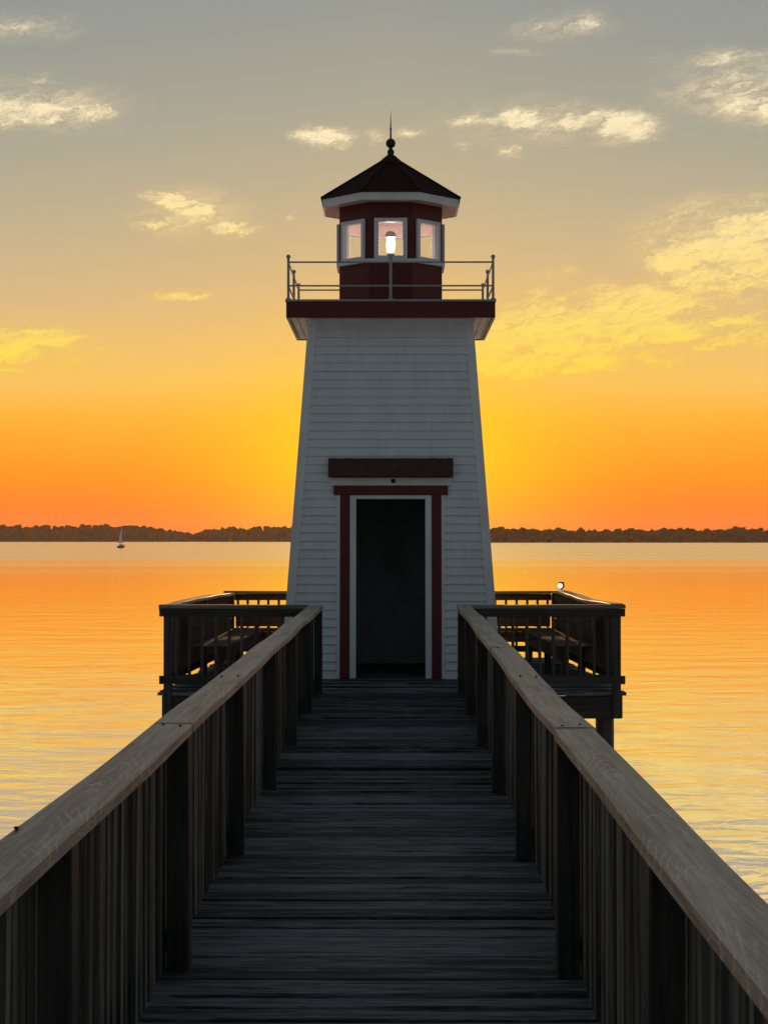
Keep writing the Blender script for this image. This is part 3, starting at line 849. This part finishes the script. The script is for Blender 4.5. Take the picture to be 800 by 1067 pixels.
for k in range(4):
    rot = Matrix.Rotation(k * math.pi / 2, 3, 'Z')
    P = [(-1.005, -1.005, 4.258), (1.005, -1.005, 4.258), (.975, -.975, 4.258), (-.975, -.975, 4.258)]
    hexa(bm, [tuple(rot @ Vector(q)) for q in P] + [tuple(rot @ Vector((q[0], q[1], 4.296))) for q in P])
build('moulding', bm, M['trim'], LH)
# gallery railing
RZ0, RZ1 = GT + .026, GT + .026 + .475
def gpost(x, y):
    bm = BM(); tube(bm, (x, y, RZ0), (x, y, RZ1 + .015), .0165, .0155, 12); tube(bm, (x, y, RZ0), (x, y, RZ0 + .015), .035, .03, 12)
    p = build('gallery_post', bm, M['rail'], LH, smooth=False)
    bm = BM(); bmesh.ops.create_uvsphere(bm, u_segments=14, v_segments=10, radius=.027, matrix=Matrix.Translation((x, y, RZ1 + .036)))
    build('ball', bm, M['rail'], p, smooth=True)
g = G - .025
for x in (-g, 0, g):
    for y in (-g, 0, g):
        if x or y: gpost(x, y)
for z in (RZ1 - .028, RZ0 + .165):
    for k in range(4):
        rot = Matrix.Rotation(k * math.pi / 2, 3, 'Z')
        bm = BM(); tube(bm, rot @ Vector((-g, -g, z)), rot @ Vector((g, -g, z)), .0105, .0105, 10); build('gallery_rail', bm, M['rail'], LH)

# lantern room
A0 = .637; TH = .05; T8 = math.tan(math.pi / 8)
L0, L1 = GT + .027, 5.80
WZ0, WZ1, WH = 5.105, 5.548, .166
def fpt(k, u, a, z):
    """u along face k, at apothem a"""
    th = k * math.pi / 4
    return Matrix.Rotation(th, 3, 'Z') @ Vector((u, -a, z))
def fbox(bm, k, u0, u1, a0, a1, z0, z1, mitre0=False, mitre1=False):
    e = lambda u, a, mi, s_: s_ * a * T8 if mi else u
    P = []
    for z in (z0, z1):
        P += [fpt(k, e(u0, a1, mitre0, -1), a1, z), fpt(k, e(u1, a1, mitre1, 1), a1, z), fpt(k, e(u1, a0, mitre1, 1), a0, z), fpt(k, e(u0, a0, mitre0, -1), a0, z)]
    hexa(bm, [tuple(q) for q in P])
bm = BM(); bi = BM()
for k in range(8):
    for (B_, a0, a1) in ((bm, A0 - .025, A0), (bi, A0 - TH, A0 - .026)):
        fbox(B_, k, 0, -WH, a0, a1, L0, L1, True, False); fbox(B_, k, WH, 0, a0, a1, L0, L1, False, True)
        fbox(B_, k, -WH, WH, a0, a1, L0, WZ0); fbox(B_, k, -WH, WH, a0, a1, WZ1, L1)
build('lantern_wall', bm, M['red'], LH); 
# ceiling of the lantern room belongs to its lining
vs = [bi.verts.new(fpt(k, -(A0 - TH) * T8, A0 - TH, 5.70)) for k in range(8)]; bi.faces.new(vs)
build('lantern_lining', bi, M['inside'], LH)
bm = BM()
for k in range(8): fbox(bm, k, 0, 0, A0 + .001, A0 + .034, 5.036, 5.080, True, True)
build('sill_band', bm, M['trim'], LH, bevel=.002)
for k in range(8):
    bm = BM()
    o0, o1 = -.045, .036
    fbox(bm, k, -.202, -WH + .012, A0 + .0015, A0 + o1, 5.081, 5.578); fbox(bm, k, WH - .012, .202, A0 + .0015, A0 + o1, 5.081, 5.578)
    fbox(bm, k, -WH + .0115, WH - .0115, A0 + .0015, A0 + o1 - .002, 5.081, WZ0 + .012); fbox(bm, k, -WH + .0115, WH - .0115, A0 + .0015, A0 + o1 - .002, WZ1 - .012, 5.578)
    fbox(bm, k, -WH + .0005, -WH + .018, A0 - TH - .004, A0, WZ0 + .0005, WZ1 - .0005); fbox(bm, k, WH - .018, WH - .0005, A0 - TH - .004, A0, WZ0 + .0005, WZ1 - .0005)
    fbox(bm, k, -WH + .0185, WH - .0185, A0 - TH - .004, A0, WZ0 + .0005, WZ0 + .016); fbox(bm, k, -WH + .0185, WH - .0185, A0 - TH - .004, A0, WZ1 - .016, WZ1 - .0005)
    wf = build('window', bm, M['trim'], LH, bevel=.002)
    bm = BM(); bm.faces.new([bm.verts.new(fpt(k, u, A0 - .02, z)) for u, z in ((-WH + .017, WZ0 + .014), (WH - .017, WZ0 + .014), (WH - .017, WZ1 - .014), (-WH + .017, WZ1 - .014))])
    build('pane', bm, M['glass'], wf)
# eaves and roof
E0 = .842
bm = BM()
for k in range(8): fbox(bm, k, 0, 0, E0 - .03, E0, 5.768, 5.862, True, True)
build('eave_fascia', bm, M['trim'], LH, bevel=.002)
bm = BM()
for k in range(8):
    for j in range(4):
        a0 = A0 + .002 + j * .0425
        fbox(bm, k, 0, 0, a0, a0 + .040, 5.776, 5.79, True, True)
build('eave_soffit', bm, M['eave'], LH)
bm = BM()
NR = 12; AP = 6.468; zE = 5.866
for k in range(8):
    for i in range(NR):
        a0 = (E0 + .018) * (1 - i / NR) + .004; a1 = (E0 + .018) * (1 - (i + 1) / NR)
        z0 = zE + (AP - zE) * i / NR + .005; z1 = zE + (AP - zE) * (i + 1) / NR
        N = 6
        for q in range(N):
            j0 = .004 * mnoise.noise(Vector((k * 5 + q, i, 0))); j1 = .004 * mnoise.noise(Vector((k * 5 + q + 1, i, 0)))
            u0, u1 = -1 + 2 * q / N, -1 + 2 * (q + 1) / N
            p = [fpt(k, u0 * a0 * T8, a0 + j0 * 0, z0 + j0), fpt(k, u1 * a0 * T8, a0, z0 + j1), fpt(k, u1 * a1 * T8, a1, z1), fpt(k, u0 * a1 * T8, a1, z1)]
            if a1 < .01: p = p[:3]
            bm.faces.new([bm.verts.new(v_) for v_ in p])
            lo = [fpt(k, u0 * a0 * T8, a0 - .003, z0 - .006), fpt(k, u1 * a0 * T8, a0 - .003, z0 - .006), p[1], p[0]]
            bm.faces.new([bm.verts.new(v_) for v_ in lo])
vs = [bm.verts.new(fpt(k, -(E0 + .01) * T8, E0 + .01, 5.864)) for k in range(8)]; bm.faces.new(vs[::-1])
roof = build('roof', bm, M['roof'], LH)
bm = BM()
for k in range(8):
    a = fpt(k, -(E0 + .02) * T8, E0 + .02, zE + .012); b_ = Vector((0, 0, AP + .01))
    tube(bm, a, b_, .017, .014, 6)
lathe(bm, [(.0, 6.43), (.185, 6.372), (.19, 6.36), (.10, 6.44), (.06, 6.475), (0, 6.49)], 16)
build('ridge', bm, M['roof'], roof)
bm = BM()
lathe(bm, [(0, 6.44), (.052, 6.455), (.044, 6.478), (.040, 6.50), (.046, 6.53), (.030, 6.555), (.020, 6.572), (.034, 6.590)] +
      [(.062 * math.sin(R(a)), 6.634 - .062 * math.cos(R(a))) for a in range(40, 180, 14)] + [(.012, 6.702), (.010, 6.80), (.013, 6.812), (.013, 6.822), (.008, 6.835), (.0045, 6.95), (0.001, 7.05), (0, 7.06)], 20)
build('finial', bm, M['black'], LH, smooth=True)

# lantern lamp
lp = empty('lantern_lamp', (0, LY, ZD + GT + .026), 'white lit cylindrical lamp standing inside the lantern room', 'lamp')
zb = GT + .026
bm = BM(); lathe(bm, [(0, 0), (.14, 0), (.14, .02), (.05, .05), (.035, .12), (.035, .60), (.050, .66), (.050, .70), (.050, .728), (0, .728)], 20)
build('pedestal', bm, M['black'], lp, smooth=False)
z = 5.262 - zb
bm = BM(); lathe(bm, [(0, z + .008), (.026, z + .012), (.030, z + .03), (.030, z + .14), (.022, z + .160), (0, z + .164)], 16)
build('lamp_core', bm, M['lamp'], lp, smooth=True)
bm = BM(); lathe(bm, [(0, z), (.050, z), (.056, z + .02), (.056, z + .10), (.054, z + .175), (.046, z + .185), (0, z + .185)], 24)
build('glass_cylinder', bm, M['frost'], lp, smooth=True)
z += .1865
bm = BM(); lathe(bm, [(0, z), (.064, z), (.066, z + .015), (.060, z + .055), (.030, z + .075), (0, z + .078)], 24)
build('lamp_cap', bm, M['rail'], lp, smooth=False)

# ------------------------------------------------------------------ sailboat
BD = 715
sb = empty('sailboat', (px2x(126.5, BD), BD, 0), 'small dark sailboat with one pale sail far out on the lake', 'sailboat')
sb.rotation_euler = (0, 0, R(79)); sb.scale = (.85, .85, .85)
bm = BM()
secs = [(-3.4, .95, .95), (-2.0, 1.25, .9), (0, 1.35, .95), (2.0, 1.0, 1.05), (3.4, .4, 1.25), (4.1, .04, 1.4)]
rings = []
for x, w_, hh in secs:
    rings.append([bm.verts.new(q) for q in ((x, -w_, hh), (x, -w_ * .92, .35), (x, -w_ * .35, -.35), (x, w_ * .35, -.35), (x, w_ * .92, .35), (x, w_, hh))])
for A, Bv in zip(rings, rings[1:]):
    for k in range(5): bm.faces.new((A[k], Bv[k], Bv[k + 1], A[k + 1]))
    bm.faces.new((A[5], Bv[5], Bv[0], A[0]))
bm.faces.new(rings[0]); bm.faces.new(rings[-1][::-1])
bmesh.ops.recalc_face_normals(bm, faces=list(bm.faces))
build('hull', bm, M['hull'], sb)
bm = BM(); hexa(bm, [(-1.2, -.75, 1.0), (1.8, -.6, 1.0), (1.8, .6, 1.0), (-1.2, .75, 1.0), (-1.0, -.6, 1.75), (1.2, -.45, 1.6), (1.2, .45, 1.6), (-1.0, .6, 1.75)])
build('cabin', bm, M['sail'], sb, bevel=.05)
bm = BM(); tube(bm, (.9, 0, .9), (.9, 0, 10.2), .075, .05, 8); tube(bm, (.9, 0, 2.2), (-2.9, .5, 2.3), .05, .045, 8); build('mast', bm, M['rail'], sb)
bm = BM()
NS = 8; ra = []
for i in range(NS + 1):
    f = i / NS; z = 2.35 + 7.4 * f; c_ = (1 - f) ** .9
    row = []
    for j in range(7):
        t_ = j / 6; x = .84 - 3.6 * c_ * t_; y = .5 * c_ * t_ + .42 * math.sin(math.pi * t_) * c_
        row.append((x, y, z))
    ra.append(row)
for side in (0, .03):
    vv = [[bm.verts.new((x, y + side, z)) for x, y, z in r_] for r_ in ra]
    for i in range(NS):
        for j in range(6): bm.faces.new((vv[i][j], vv[i][j + 1], vv[i + 1][j + 1], vv[i + 1][j]))
build('sail', bm, M['sail'], sb, smooth=True)
